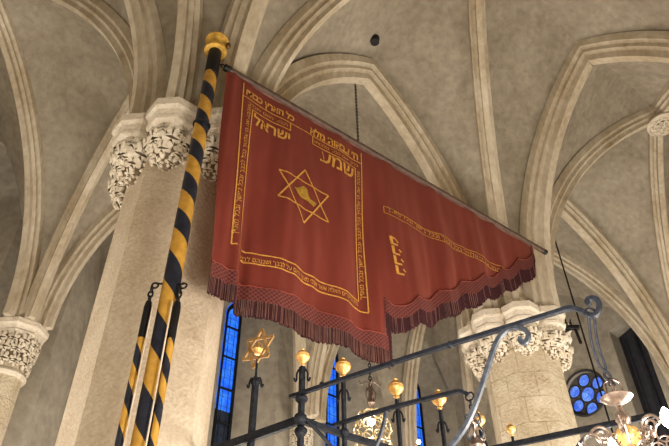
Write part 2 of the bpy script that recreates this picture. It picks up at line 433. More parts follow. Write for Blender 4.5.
def respond(s, t_, label, inward, big=True, short=False):
    c = W(s, t_, 0); root = empty('wall_column', (c.x, c.y, 0))
    r = .27 if big else .17
    bm = bmesh.new()
    if short:
        lathe(bm, [(.02, ZS+H-1.25), (.08, ZS+H-1.1), (r*.9, ZS+H-.75), (r*.9, ZS+H-.5)], (c.x, c.y, 0), 16); zb = 0
    else:
        lathe(bm, [(r+.1, 0), (r+.1, .3), (r, .5), (r, ZS+H-.85), (r*1.02, ZS+H-.7)], (c.x, c.y, 0), 20)
    mk('shaft', bm, PILM, root, True, loc=(c.x, c.y, 0))
    bm = bmesh.new(); lathe(bm, [(r*.9, -.90), (r*1.15, -.88), (r*1.2, -.84), (r*1.12, -.80)], (c.x, c.y, ZS+H), 20); mk('neck_ring', bm, CAPM, root, True)
    bm = bmesh.new(); abacus(bm, Vector((c.x, c.y, ZS+H-.30)), r*1.62, .30, 8, ANG+pi/8)
    mk('abacus', bm, CAPM, root)
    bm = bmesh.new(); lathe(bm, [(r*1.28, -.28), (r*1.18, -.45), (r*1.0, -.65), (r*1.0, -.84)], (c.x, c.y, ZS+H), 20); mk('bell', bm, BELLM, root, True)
    bm = bmesh.new(); prof = [(0, r*1.3, -.30), (.4, r*1.2, -.48), (1, r*1.05, -.84)]
    foliage(bm, Vector((c.x, c.y, ZS+H)), ANG, prof, [(.02, 13, .12, .18), (.34, 13, .12, .2), (.66, 12, .12, .2)], 3)
    mk('carved_foliage', bm, LEAFM, root)
    tag(root, label, 'wall column')
respond(0, WF-.10, 'stone wall column with leafy capital at the far left edge of the photo', -1)
respond(L/2, WF-.10, 'slender stone wall column hidden behind the large left pillar', -1, False)
respond(L, WF-.10, 'stone wall column with leafy capital beyond the iron railing corner', -1, False)
respond(1.5*L, WF-.10, 'slender stone wall column between the two narrow right-hand windows', -1, False)
respond(2*L-.1, -.42, 'stone wall column catching the vault ribs at the right edge', -1)
respond(2*L-.1, WF-.10, 'stone corner column behind the curved iron brace, left of the right pillar', -1, False)
respond(-L+.1, 0, 'stone wall column on the left end wall, outside the photo', -1)
respond(-L/2, WF-.10, 'slender stone wall column on the far wall, left of the photo edge', -1, False)
for s in (0, L): respond(s, -WN+.10, 'stone wall column on the near wall behind the viewer', -1, True, True)
for o in [o for o in COL.objects if o.get('label') == 'stone wall column on the near wall behind the viewer']: o['group'] = 'wall columns behind the viewer'

# ------------------------------------------------------------------ walls
ZTOP = 10.6
def poly_with_holes(bm, outer, holes, f):
    """tessellate 2-D polygon with holes, f maps (x,z) to world"""
    loops = [[Vector((x, z, 0)) for x, z in lp] for lp in [outer]+holes]
    tris = tessellate_polygon(loops); flat = [p for lp in loops for p in lp]
    vs = [bm.verts.new(f(p.x, p.y)) for p in flat]
    for t in tris:
        try: bm.faces.new([vs[i] for i in t])
        except ValueError: pass
def arch2d(cx, hw, zb, ztop, n_=10, kr=1.75):
    """pointed arch outline (x,z), counter-clockwise from the bottom left"""
    rise = hw*kr; zs = ztop-rise; R = (hw*hw+rise*rise)/(2*hw); te = acos((R-hw)/R); out = [(cx-hw, zb)]
    out = [(cx-hw, zb), (cx+hw, zb)]
    for k in range(n_+1):
        th = te*k/n_; out.append((cx+hw-(R-R*cos(th)), zs+R*sin(th)))
    for k in range(n_-1, -1, -1):
        th = te*k/n_; out.append((cx-hw+(R-R*cos(th)), zs+R*sin(th)))
    return out
def loft2(bm, la, fa, lb, fb):
    a = [bm.verts.new(fa(*p)) for p in la]; b = [bm.verts.new(fb(*p)) for p in lb]; ring_faces(bm, a, b)
DEP = .6
lanc = [(-.25*L, 'a'), (.25*L, 'b'), (.75*L, 'c'), (1.25*L, 'd'), (1.75*L+.07, 'e')]
outer = [(-L, -H), (2*L, -H), (2*L, ZTOP), (-L, ZTOP)]
fw = lambda s, z: W(s, WF, z)
bm = bmesh.new(); holes = [arch2d(c, .84, 1.2, 8.93, kr=1.35) for c, _ in lanc]
poly_with_holes(bm, outer, holes, fw)
for c, _ in lanc: loft2(bm, arch2d(c, .84, 1.2, 8.93, kr=1.35), fw, arch2d(c, .215, 2.0, 8.09), lambda s, z: W(s, WF+DEP, z))
struct(mk('wall_far', bm, WALLM))
# near wall, floor, end walls
bm = bmesh.new(); vs = [bm.verts.new(W(s, -WN, z)) for s, z in outer]; bm.faces.new(vs); struct(mk('wall_near', bm, WALLM))
bm = bmesh.new(); vs = [bm.verts.new(W(-L, t_, z)) for t_, z in ((-WN, -H), (WF, -H), (WF, ZTOP), (-WN, ZTOP))]; bm.faces.new(vs); struct(mk('wall_left', bm, WALLM))
bm = bmesh.new(); vs = [bm.verts.new(W(s, t_, -H)) for s, t_ in ((-L, -WN), (2*L, -WN), (2*L, WF), (-L, WF))]; bm.faces.new(vs); struct(mk('floor', bm, FLOORM))
RC = (2.0, 6.56); RR = .53
def circ(cx, cz, r, n_=32, a0=0): return [(cx+r*cos(a0+2*pi*k/n_), cz+r*sin(a0+2*pi*k/n_)) for k in range(n_)]
fe = lambda t_, z: W(2*L, t_, z)
dark = [(.30, 3.6), (1.0, 3.6), (1.0, 7.72), (.30, 7.95)]
bm = bmesh.new()
poly_with_holes(bm, [(-WN, -H), (WF, -H), (WF, ZTOP), (-WN, ZTOP)], [circ(*RC, RR), dark], fe)
loft2(bm, circ(*RC, RR), fe, circ(*RC, RR*.97), lambda t_, z: W(2*L+.22, t_, z))
loft2(bm, dark, fe, dark, lambda t_, z: W(2*L+.5, t_, z))
struct(mk('wall_right', bm, WALLM))
# windows
wn = 0
for c, _ in lanc:
    if c < 2:
        bm = bmesh.new(); bm.faces.new([bm.verts.new(W(s, WF+DEP, z)) for s, z in arch2d(c, .215, 2.0, 8.09)]); wn += 1; struct(mk('window_%d' % wn, bm, WALLM)); continue
    wn += 1; root = empty('window_%d' % wn, W(c, WF+DEP, 2.0)); root['kind'] = 'structure'
    zsplit = 5.5 if c < 1.3*L/1 and c < L else 2.01
    lp = arch2d(c, .225, 1.98, 8.1)
    f = lambda s, z, d=.04: W(s, WF+DEP+d, z)
    up = [p for p in lp if p[1] > zsplit]; up = [(c-.225, zsplit), (c+.225, zsplit)] + up
    bm = bmesh.new(); bm.faces.new([bm.verts.new(f(*p)) for p in up]); mk('blue_pane', bm, BLUE, root)
    if zsplit > 3:
        bm = bmesh.new(); bm.faces.new([bm.verts.new(f(*p)) for p in ((c-.225, 1.98), (c+.225, 1.98), (c+.225, zsplit), (c-.225, zsplit))]); mk('dark_pane', bm, DGLASS, root)
    bm = bmesh.new()
    fr = arch2d(c, .205, 2.0, 8.06); fi = arch2d(c, .150, 2.05, 7.93)
    for d0, d1, A_, B_ in ((-.01, -.01, fr, fi), (-.01, .03, fi, fi)):
        loft2(bm, A_, lambda s, z, d0=d0: f(s, z, d0), B_, lambda s, z, d1=d1: f(s, z, d1))
    mk('frame', bm, BLACK, root)
    bm = bmesh.new()
    for k in range(8):
        z = 2.35 + k*.72
        sqbar(bm, [f(c-.19, z, 0), f(c+.19, z, 0)], .035)
    for dx in (-.07, .07): tube(bm, [f(c+dx, 2.0, .02), f(c+dx, 7.75, .02)], .005, 4)
    for k in range(28): tube(bm, [f(c-.18, 2.1+k*.205, .02), f(c+.18, 2.1+k*.205, .02)], .004, 4)
    mk('glazing_bar', bm, BLACK, root)
# rose window
wn += 1; root = empty('window_%d' % wn, W(2*L+.2, RC[0], RC[1])); root['kind'] = 'structure'
fr2 = lambda t_, z: W(2*L+.12, t_, z)
fr3 = lambda t_, z: W(2*L+.19, t_, z)
holes = [circ(*RC, .185)] + [circ(RC[0]+.350*cos(a), RC[1]+.350*sin(a), .152, 24) for a in [radians(30+60*k) for k in range(6)]]
bm = bmesh.new(); poly_with_holes(bm, circ(*RC, RR), holes, fr2)
for h_ in holes: loft2(bm, h_, fr2, h_, fr3)
mk('tracery', bm, plain('grey_tracery', (.12, .115, .11), .9), root)
bm = bmesh.new()
for h_ in holes:
    cx = sum(p[0] for p in h_)/len(h_); cz = sum(p[1] for p in h_)/len(h_); r = hypot(h_[0][0]-cx, h_[0][1]-cz)
    torus(bm, fr2(cx, cz), r, .018, Vector((N.x, N.y, 0)), Vector((0, 0, 1)), 24, 5)
torus(bm, W(2*L-.01, *RC), RR, .03, Vector((N.x, N.y, 0)), Vector((0, 0, 1)), 32, 6)
mk('round_moulding', bm, plain('dark_moulding', (.05, .05, .055), .8), root, True)
bm = bmesh.new(); bm.faces.new([bm.verts.new(W(2*L+.18, *p)) for p in circ(*RC, RR*.95)]); mk('blue_pane', bm, BLUER, root)
# dark tall opening beside it
wn += 1; root = empty('window_%d' % wn, W(2*L+.5, .6, 3.6)); root['kind'] = 'structure'
bm = bmesh.new(); bm.faces.new([bm.verts.new(W(2*L+.42, *p)) for p in ((.25, 3.5), (1.1, 3.5), (1.1, 8.1), (.25, 8.1))]); mk('dark_backing', bm, DARKVOID, root)  # flat dark sheet standing in for the unlit depth of the opening
bm = bmesh.new()
for t_ in (.36, .62, .88): sqbar(bm, [W(2*L+.38, t_, 3.6), W(2*L+.38, t_, 7.6)], .05)
mk('frame', bm, DARKVOID, root)

# ------------------------------------------------------------------ holes and rods in the vault
CAMP = Vector((0, 0, H))
def web_above(x, y, z0=4):
    hit = WEB.ray_cast(Vector((x, y, z0+H)), Vector((0, 0, 1)))
    return hit[0], hit[1]
hp, hn = web_above(*W(2.64, -.47)[:2])
if hp:
    if hn.z > 0: hn = -hn
    q = hn.to_track_quat('Z', 'Y').to_matrix(); bm = bmesh.new()
    lathe(bm, [(.075, -.10), (.075, .006), (.085, .012), (.085, -.02)], hp, 18, axis=q)
    tag(mk('ventilation_hole', bm, BLACK), 'small round black ventilation hole in the vault plaster near the top', 'hole')

# ------------------------------------------------------------------ striped pole
OLDB = plain('old_bronze', (.16, .10, .04), .5, .5)
px, py = -1.262, 4.05
root = empty('striped_pole', (px, py, 0))
bm = bmesh.new(); lathe(bm, [(.069, 0), (.069, 5.90+H)], (px, py, 0), 28); mk('shaft', bm, spiral_mat('spiral_paint', .435, .452, 1, .575, 4.8), root, True, loc=(px, py, 0))
zt = 5.88+H
bm = bmesh.new(); lathe(bm, [(.07, zt), (.118, zt+.01), (.124, zt+.035), (.115, zt+.06), (.078, zt+.065)], (px, py, 0), 28); mk('collar', bm, GOLDP, root, True)
bm = bmesh.new(); lathe(bm, [(.078, zt+.06), (.085, zt+.13), (.118, zt+.18), (.128, zt+.20), (.122, zt+.22), (.05, zt+.24)], (px, py, 0), 28); mk('gilded_cup', bm, GOLDP, root, True)
bm = bmesh.new(); sphere(bm, (px+.01, py, zt+.27), .06); mk('knob', bm, OLDB, root, True); bm = bmesh.new(); sphere(bm, (px+.135, py-.02, zt+.10), .03, 1.5, 10)
tube(bm, [(px+.06, py-.01, zt+.08), (px+.135, py-.02, zt+.08)], .012, 6)
mk('side_knob', bm, OLDB, root, True)
bm = bmesh.new(); lathe(bm, [(.0705, 5.5+H), (.0705, 5.895+H)], (px, py, 0), 24); mk('black_sleeve', bm, BLACK, root, True)
bm = bmesh.new(); torus(bm, (px, py, 4.70+H), .075, .012, Vector((1, 0, 0)), Vector((0, 1, 0))); mk('band', bm, BLACK, root, True)
tag(root, 'tall pole painted in black and yellow spirals with gilded top', 'pole')
for dx, dy, zc, lab in ((-.135, -.03, 2.68, 'slim black and yellow striped side stave left of the tall pole'), (.088, -.05, 2.66, 'slim black and yellow striped side stave right of the tall pole')):
    x, y = px+dx, py+dy; root = empty('side_stave', (x, y, 0))
    bm = bmesh.new(); lathe(bm, [(.027, 0), (.027, zc+H-.32)], (x, y, 0), 14); mk('shaft', bm, spiral_mat('stave_paint', .30, .3 if dx < 0 else .6, 1), root, True, loc=(x, y, 0))
    bm = bmesh.new(); lathe(bm, [(.0275, zc+H-.32), (.029, zc+H-.06), (.022, zc+H-.01), (.006, zc+H)], (x, y, 0), 14); mk('black_tip', bm, BLACK, root, True)
    bm = bmesh.new(); chain(bm, (x, y, zc+H+.13), (x, y, zc+H-.01), .06, .008)
    torus(bm, (x+.02, y, zc+H+.14), .025, .008, Vector((1, 0, 0)), Vector((0, 0, 1)), 12, 5)
    tube(bm, [(x+.02, y, zc+H+.16), (px, py, zc+H+.17)], .008, 6)
    mk('chain', bm, BLACK, root, True)
    bm = bmesh.new(); xr = x + (.045 if dx < 0 else -.033)
    tube(bm, [(xr, y-.035, 0), (xr+(.002), y-.035, zc+H-.02)], .0062, 6); mk('rope', bm, ROPE, root)
    tag(root, lab, 'stave')

# ------------------------------------------------------------------ banner
FA = Vector((-1.1314, 4.10, 5.6747+H)); FD = Vector((.78735, .6165, 0)); FN = Vector((.6165, -.78735, 0))
def edge_left(z):  # left edge drifts inward lower down
    return .01 + .115*(-z/2.6)
def disp(a, z):
    k = min(1, -z/2.4 + .15) if z < 0 else .15
    d = .028*k*sin(a*9 + 1.3*noise.noise((a*1.3, z*.5, 1))*3) + .08*k*noise.noise((a*2.6, z*.35, 3.1)) + .026*k*noise.noise((a*9, z*.8, 7))
    d += .07*math.exp(-((a-.36)/.05)**2)*max(0, -z-.9)/1.7          # the fold near the left border
    d -= .05*math.exp(-((a-.47)/.06)**2)*max(0, -z-.9)/1.7
    d += .02*math.exp(-((a-.10)/.04)**2)
    return d
def F(a, z, o=0.0): return FA + FD*a + Vector((0, 0, z)) + FN*(disp(a, z)+o)
TE = [(2.05, -2.16), (2.13, -2.15), (2.37, -2.06), (2.9, -1.70), (3.47, -1.28), (4.09, -.90), (4.62, -.46), (4.95, -.22), (5.0, -.02)]
FE = [(2.05, -2.46), (2.13, -2.47), (2.40, -2.34), (2.68, -2.19), (3.38, -1.71), (4.0, -1.28), (4.5, -.93), (4.9, -.60), (5.0, -.32)]
def interp(T, a):
    for (a0, z0), (a1, z1) in zip(T, T[1:]):
        if a <= a1: return z0 + (z1-z0)*(a-a0)/(a1-a0) if a > a0 else z0
    return T[-1][1]
def scal(a): return .075*abs(sin(pi*(a-2.05)/.42))
def bottom(a): return -2.555 + .012*sin(a*7) if a < 2.05 else interp(TE, a) - scal(a) + .03
def fbot(a): return -2.865 + .012*sin(a*5) if a < 2.05 else interp(FE, a) - .7*scal(a) + .02
flag = empty('banner', FA)
tag(flag, 'large dark red fringed banner with gold Hebrew lettering and hexagram, hung from a long staff', 'banner')
bm = bmesh.new(); NA = 250; NZ = 60
def col_pts(a, aa=None): 
    b_ = bottom(a); return b_
grid = []
avals = [i*2.05/100 for i in range(101)]
for seg in (0, 1):
    av = [i/110 for i in range(111)] if seg == 0 else [2.05 + 2.95*i/150 for i in range(151)]
    prev = None
    for i_, q in enumerate(av):
        row = []
        for j in range(NZ+1):
            v = j/NZ
            if seg == 0:
                z = -.03 + (bottom(q*2.05)+.03)*v; el = edge_left(z); a = el + (2.05-el)*q
            else: a = q; z = -.03 + (bottom(max(a, 2.0501))+.03)*v
            row.append(bm.verts.new(F(a, z)))
        if prev:
            for j in range(NZ): bm.faces.new((prev[j], prev[j+1], row[j+1], row[j]))
        prev = row
bmesh.ops.remove_doubles(bm, verts=bm.verts, dist=.0005)
cl = mk('cloth', bm, CLOTH, flag, True)
bm = bmesh.new()
prev = None
for i_ in range(81):
    a = .05 + 4.95*i_/80; r = [bm.verts.new(FA+FD*a+Vector((0, 0, z))+FN*(.004)) for z in (.0, -.055)] + [bm.verts.new(F(a, -.075, .006))]
    if prev:
        for j in range(2): bm.faces.new((prev[j], prev[j+1], r[j+1], r[j]))
    prev = r
mk('hem_sleeve', bm, PINKTRIM, flag)
bm = bmesh.new(); tube(bm, [FA - FD*.0, FA + FD*5.31], .036, 12)
mk('staff', bm, WOOD, flag, True)
bm = bmesh.new(); tube(bm, [FA - FD*.02, FA + FD*.05], .039, 12); torus(bm, FA-FD*.03, .03, .007, FD, Vector((0, 0, 1)), 12, 5)
tube(bm, smoothpath([FA-FD*.05, FA-FD*.07+Vector((-.03, 0, .03)), (px+.06, py, FA.z+.03), (px, py, FA.z+.02)]), .008, 6)
mk('hook', bm, BLACK, flag, True)
bm = bmesh.new(); tube(bm, [FA+FD*5.26, FA+FD*5.33], .039, 12); mk('end_cap', bm, BLACK, flag, True)
# border lines
def strip(bm, path, w, o=.006, step=.04):
    pts = []
    for (a0, z0), (a1, z1) in zip(path, path[1:]):
        n_ = max(1, int(hypot(a1-a0, z1-z0)/step))
        pts += [(a0+(a1-a0)*k/n_, z0+(z1-z0)*k/n_) for k in range(n_)]
    pts.append(path[-1]); prev = None
    for i_, (a, z) in enumerate(pts):
        p0 = pts[max(0, i_-1)]; p1 = pts[min(len(pts)-1, i_+1)]; da, dz = p1[0]-p0[0], p1[1]-p0[1]; l_ = hypot(da, dz) or 1
        na, nz_ = -dz/l_*w/2, da/l_*w/2
        r = [bm.verts.new(F(a+na, z+nz_, o)), bm.verts.new(F(a-na, z-nz_, o))]
        if prev: bm.faces.new((prev[0], prev[1], r[1], r[0]))
        prev = r
xL, xLi, xR, xRi = .262, .362, 1.85, 1.758
zl = -.312
bm = bmesh.new(); lw = .015
strip(bm, [(xL-.04, -.09), (xL-.01, -1.0), (xL+.035, -2.26)], lw); strip(bm, [(xR, -.13), (xR, -2.34)], lw); strip(bm, [(xL-.03, zl+.01), (xR, zl)], lw)
strip(bm, [(xL+.035, -2.26), (xLi+.02, -2.24), (xLi+.045, -2.31), (xR, -2.345)], lw)
strip(bm, [(xLi, -.43), (xLi, -1.2), (xLi+.02, -2.09)], lw); strip(bm, [(xLi+.02, -2.09), (xLi+.05, -2.20), (xRi, -2.235)], lw); strip(bm, [(xRi, -2.235), (xRi, -.43)], lw)
strip(bm, [(xLi, -.43), (.84, -.43)], lw); strip(bm, [(.84, -.43), (.84, zl)], lw)
strip(bm, [(1.145, zl), (1.145, -.43)], lw); strip(bm, [(1.145, -.43), (xRi, -.43)], lw)
mk('border_line', bm, THREAD, flag)
bm = bmesh.new()
bx_ = [(2.13, -.835), (3.2, -.80), (4.24, -.775), (4.24, -.875), (3.2, -.90), (2.13, -.935), (2.13, -.835)]
for p, q in zip(bx_, bx_[1:]): strip(bm, [p, q], .010)
mk('tail_border_line', bm, THREAD, flag)
def hexagram(bm, c, R, w):
    for off in (0, pi):
        v = [(c[0]+R*sin(off+2*pi*k/3), c[1]+R*cos(off+2*pi*k/3)) for k in range(3)]
        for k in range(3): strip(bm, [v[k], v[(k+1) % 3]], w, .007 if off else .0075)
bm = bmesh.new(); hexagram(bm, (1.05, -1.267), .365, .018); mk('hexagram', bm, THREAD, flag)
hat = [(1.04, -1.135), (1.085, -1.16), (1.10, -1.235), (1.125, -1.275), (1.21, -1.29), (1.165, -1.36), (1.08, -1.32), (1.0, -1.335), (.955, -1.30), (.915, -1.235), (.96, -1.22)]
bm = bmesh.new(); bm.faces.new([bm.verts.new(F(a, z, .007)) for a, z in hat]); 
mk('hat_emblem', bm, HATM, flag)
bm = bmesh.new(); strip(bm, [(.935, -1.265), (1.0, -1.315), (1.08, -1.305), (1.17, -1.345)], .010, .010); strip(bm, [(1.04, -1.145), (1.01, -1.24)], .006, .010); mk('emblem_line', bm, THREAD, flag)
# Hebrew lettering with the built-in font
DG = bpy.context.evaluated_depsgraph_get
def glyphs(txt, bold=.0):
    cu = bpy.data.curves.new('lettering_curve', 'FONT'); cu.body = txt; cu.size = 1; cu.offset = bold; cu.resolution_u = 3
    o = bpy.data.objects.new('lettering_tmp', cu); COL.objects.link(o); bpy.context.view_layer.update()
    me = bpy.data.meshes.new_from_object(o.evaluated_get(DG())); bpy.data.objects.remove(o); bpy.data.curves.remove(cu)
    return me
def lettering(name, txt, a0, z0, a1, z1, angle=0, bold=.012, mat=None, pad=0):
    """fit the text in the rectangle; angle 0 = upright, 90/-90 = turned. txt is visual order (left to right)."""
    me = glyphs(txt, bold); vs = [v.co.copy() for v in me.vertices]
    x0 = min(v.x for v in vs); x1 = max(v.x for v in vs); y0 = min(v.y for v in vs); y1 = max(v.y for v in vs)
    bm = bmesh.new(); bm.from_mesh(me); bpy.data.meshes.remove(me)
    # one part per word: islands split where the gap between them is wide
    left = set(bm.verts); isl = []
    while left:
        st = [left.pop()]; grp = []
        while st:
            v = st.pop(); grp.append(v)
            for e in v.link_edges:
                q = e.other_vert(v)
                if q in left: left.discard(q); st.append(q)
        isl.append(grp)
    isl.sort(key=lambda g: min(v.co.x for v in g)); words_ = []; xr = -9
    for g in isl:
        if min(v.co.x for v in g) - xr > .17: words_.append([])
        words_[-1] += g; xr = max(xr, max(v.co.x for v in g))
    idx = {v: k for k, g in enumerate(words_) for v in g}
    for v in bm.verts:
        u = (v.co.x-x0)/(x1-x0); w = (v.co.y-y0)/(y1-y0)
        if angle == 90: u, w = 1-w, u       # reading upward
        elif angle == -90: u, w = w, 1-u
        v.co = F(a0+(a1-a0)*u, z0+(z1-z0)*w, .007)
    for k in range(len(words_)):
        b2 = bm.copy(); b2.verts.index_update(); bm.verts.index_update()
        keep = {v.index for v in words_[k]}
        bmesh.ops.delete(b2, geom=[v for v in b2.verts if v.index not in keep], context='VERTS')
        mk(name, b2, mat or THREAD, flag)
    bm.free()
def rtl(s): return s[::-1]
lettering('lettering', rtl('כל הארץ כבודו'), .26, -.292, .885, -.150, bold=.04)
lettering('lettering', rtl('ה׳ צבאות מלא'), 1.10, -.292, 1.80, -.160, bold=.04)
lettering('lettering', rtl('ישראל'), .385, -.625, .84, -.455, bold=.03)
lettering('lettering', rtl('שמע'), 1.25, -.625, 1.735, -.455, bold=.022)
lettering('lettering', rtl('לכבוד השם יתברך'), .30, -.41, .81, -.345, bold=.005)
lettering('lettering', rtl('ברוך שם כבוד מלכותו'), 1.17, -.41, 1.80, -.345, bold=.005)
T1 = 'ואהבת את ה׳ אלהיך בכל לבבך ובכל נפשך ובכל מאדך'
T2 = 'והיו הדברים האלה אשר אנכי מצוך היום על לבבך ושננתם לבניך'
lettering('lettering', rtl(T1), .285, -2.16, .352, -.40, angle=90, bold=.01)
lettering('lettering', rtl(T1), 1.772, -2.20, 1.838, -.46, angle=90, bold=.01)
lettering('lettering', rtl(T2), .42, -2.315, 1.74, -2.245, bold=.01)
lettering('lettering', rtl(T1), 2.17, -.905, 4.2, -.81, bold=.004)
# upright letter column on the tail: a thick spine with feet and ticks
bm = bmesh.new()
for k in range(4):
    z = -1.255 - k*.128; a = 2.185 + k*.014
    strip(bm, [(a, z), (a+.010, z-.112)], .044)
    strip(bm, [(a, z-.100), (a+.095, z-.090)], .026)
    if k == 0: strip(bm, [(a, z-.006), (a+.065, z-.012), (a+.10, z-.055)], .022)
    else: strip(bm, [(a+.085, z-.020), (a+.115, z-.050)], .024)
    mk('lettering', bm, THREAD, flag); bm = bmesh.new()
bm.free()
# fringe: netted heading and hanging threads
def band_mat():
    m, n, l, b = nt('netted_heading'); tc = n.new('ShaderNodeTexCoord')
    vec = n.new('ShaderNodeVectorMath'); vec.operation = 'DOT_PRODUCT'; vec.inputs[1].default_value = tuple(FD)
    l.new(tc.outputs['Object'], vec.inputs[0]); sx = n.new('ShaderNodeSeparateXYZ'); l.new(tc.outputs['Object'], sx.inputs[0])
    outs = []
    for sg in (1, -1):
        m1 = n.new('ShaderNodeMath'); m1.operation = 'MULTIPLY_ADD'; m1.inputs[1].default_value = sg; l.new(sx.outputs[2], m1.inputs[0]); l.new(vec.outputs['Value'], m1.inputs[2])
        m2 = n.new('ShaderNodeMath'); m2.operation = 'MULTIPLY'; m2.inputs[1].default_value = 2*pi/.042; l.new(m1.outputs[0], m2.inputs[0])
        m3 = n.new('ShaderNodeMath'); m3.operation = 'SINE'; l.new(m2.outputs[0], m3.inputs[0]); outs.append(m3.outputs[0])
    mm = n.new('ShaderNodeMath'); mm.operation = 'MAXIMUM'; l.new(outs[0], mm.inputs[0]); l.new(outs[1], mm.inputs[1])
    r = ramp(n, [(.5, (.085, .018, .018)), (.97, (.19, .06, .05))]); l.new(mm.outputs[0], r.inputs[0]); l.new(r.outputs[0], b.inputs['Base Color']); b.inputs['Roughness'].default_value = .8
    return m
NETM = band_mat()
def nb(a): b0, b1 = bottom(a), fbot(a); return b0 + (b1-b0)*(.46 if a < 2.05 else .45)
bm = bmesh.new()
for lo, hi, n_ in ((.125, 2.07, 90), (2.052, 5.0, 130)):
    prev = None
    for i_ in range(n_+1):
        a = lo+(hi-lo)*i_/n_; aa = min(a, 2.0499) if hi < 3 else max(a, 2.0501)
        r = [bm.verts.new(F(a, bottom(aa)+(nb(aa)-bottom(aa))*v + (.01 if v == 0 else 0), .008)) for v in (0, .5, 1)]
        if prev:
            for j in range(2): bm.faces.new((prev[j], prev[j+1], r[j+1], r[j]))
        prev = r
o_ = bmesh.new()
for lo, hi, n_ in ((.12, 2.045, 80), (2.06, 5.0, 130)):
    tube(o_, [F(lo+(hi-lo)*k/n_, bottom(lo+(hi-lo)*k/n_)+.008, .012) for k in range(n_+1)], .007, 5)
mk('edge_cord', o_, plain('red_cord', (.19, .038, .026), .8), flag, True)
# heading continues up the inner slit edge
prev = None
for i_ in range(13):
    z = -2.10-.5*i_/12; r = [bm.verts.new(F(a, z, .004)) for a in (2.04, 2.085)]
    if prev: bm.faces.new((prev[0], prev[1], r[1], r[0]))
    prev = r
o = mk('fringe_heading', bm, NETM, flag, True); o['kind'] = 'stuff'
bm = bmesh.new(); rnd = random.Random(3)
bm.faces.layers.int
def strand(a, z0, z1, w, mi, o, sway=0):
    z = [z0, (z0+z1)/2, z1]; vs = []
    for k, zz in enumerate(z):
        s_ = sway*k/2; d = disp(min(a, 4.99), z0)+o
        vs.append([bm.verts.new(FA+FD*(a+s_+sg*w/2)+Vector((0, 0, zz))+FN*(d+(.005 if sg == 0 else 0))) for sg in (-1, 0, 1)])
    for k in range(2):
        for j in range(2):
            f = bm.faces.new((vs[k][j], vs[k][j+1], vs[k+1][j+1], vs[k+1][j])); f.material_index = mi
a = .13
while a < 2.075:
    aa = min(a, 2.0499); strand(a, nb(aa)+.01, fbot(aa)+rnd.uniform(-.006, .012), .015, 0, 0)
    if rnd.random() < .8: strand(a+rnd.uniform(-.004, .004), nb(aa)+.01, fbot(aa)+rnd.uniform(.0, .02), .0055, 1, .007, rnd.uniform(-.004, .004))
    a += .0125
a = 2.055
while a < 5.0:
    aa = a; mi = 0; strand(a, nb(aa)+.01, fbot(aa)+rnd.uniform(-.01, .012), .019, 0, 0)
    if rnd.random() < .22*(1 if a < 3.2 else .4): strand(a, nb(aa)+.01, fbot(aa)+rnd.uniform(.0, .05), .006, 1, .007, rnd.uniform(-.01, .01))
    a += .0135
zz = -2.15
while zz > -2.6:
    strand(2.065, zz, zz-.25, .03, 0, .002, .03); zz -= .05
o = mk('fringe_threads', bm, FRD, flag, mats=[FRD, FRL]); o['kind'] = 'stuff'

# ------------------------------------------------------------------ iron railing of the reading platform
Z0 = 1.2
PO = Vector((-.246, 4.20)); PD = Vector((1.81, 1.406)).normalized()
stage = empty('stone_platform', (.9, 5.8, 0)); 
bm = bmesh.new()
lf = Vector((-PD.y, PD.x))
def plat(u, v, z): q = PO + PD*u + lf*v; return Vector((q.x, q.y, z))
for e, za, zb in ((.12, 0, .18), (.05, .18, .95), (.15, .95, Z0)):
    lo = [bm.verts.new(plat(u, v, za)) for u, v in ((-e, -e), (2.9+e, -e), (2.9+e, .8+e), (-e, .8+e))]
    hi = [bm.verts.new(plat(u, v, zb)) for u, v in ((-e, -e), (2.9+e, -e), (2.9+e, .8+e), (-e, .8+e))]
    ring_faces(bm, lo, hi); bm.faces.new(hi); bm.faces.new(lo)
mk('plinth', bm, CAPM, stage)
tag(stage, 'stone platform carrying the iron railing, below the bottom edge of the photo', 'platform')
rail = empty('iron_railing', (PO.x, PO.y, Z0))
tag(rail, 'black wrought iron railing topped with gilded knobs and a gold hexagram', 'railing')
def curls(bm, x, y, z, r=.03, n_=4, drop=.06, R0=.03):
    for k in range(n_):
        a = ANG + pi/4 + k*2*pi/n_; d = Vector((cos(a), sin(a), 0)); c = Vector((x, y, z))
        pts = smoothpath([c, c+d*R0+Vector((0, 0, .02)), c+d*(R0+r)+Vector((0, 0, -.015)), c+d*(R0+r)+Vector((0, 0, -drop)), c+d*(R0+r*1.5)+Vector((0, 0, -drop-.012)), c+d*(R0+r*2)+Vector((0, 0, -drop+.012))], 4)
        tube(bm, pts, .0075, 6)
def finial(bm, x, y, z, s=1.0):
    pr = [(.008, -.085), (.014, -.07), (.024, -.065), (.016, -.055), (.022, -.045), (.050, -.02), (.060, .0), (.062, .006), (.062, .016), (.056, .022), (.058, .027), (.050, .034), (.046, .044), (.034, .056), (.022, .066), (.014, .070), (.018, .078), (.012, .088), (.002, .092)]
    lathe(bm, [(r*s, q*s) for r, q in pr], (x, y, z), 18)
posts = [(-.246, 4.20, 2.285, .85, .024), (.05, 4.392, 2.30, 1.0, .018), (.474, 4.756, 2.30, 1.05, .017), (.842, 4.968, 2.30, 1.05, .017), (1.242, 5.40, 2.30, .95, .016), (1.564, 5.606, 2.30, .72, .013), (1.84, 5.84, 2.17, .8, .013)]
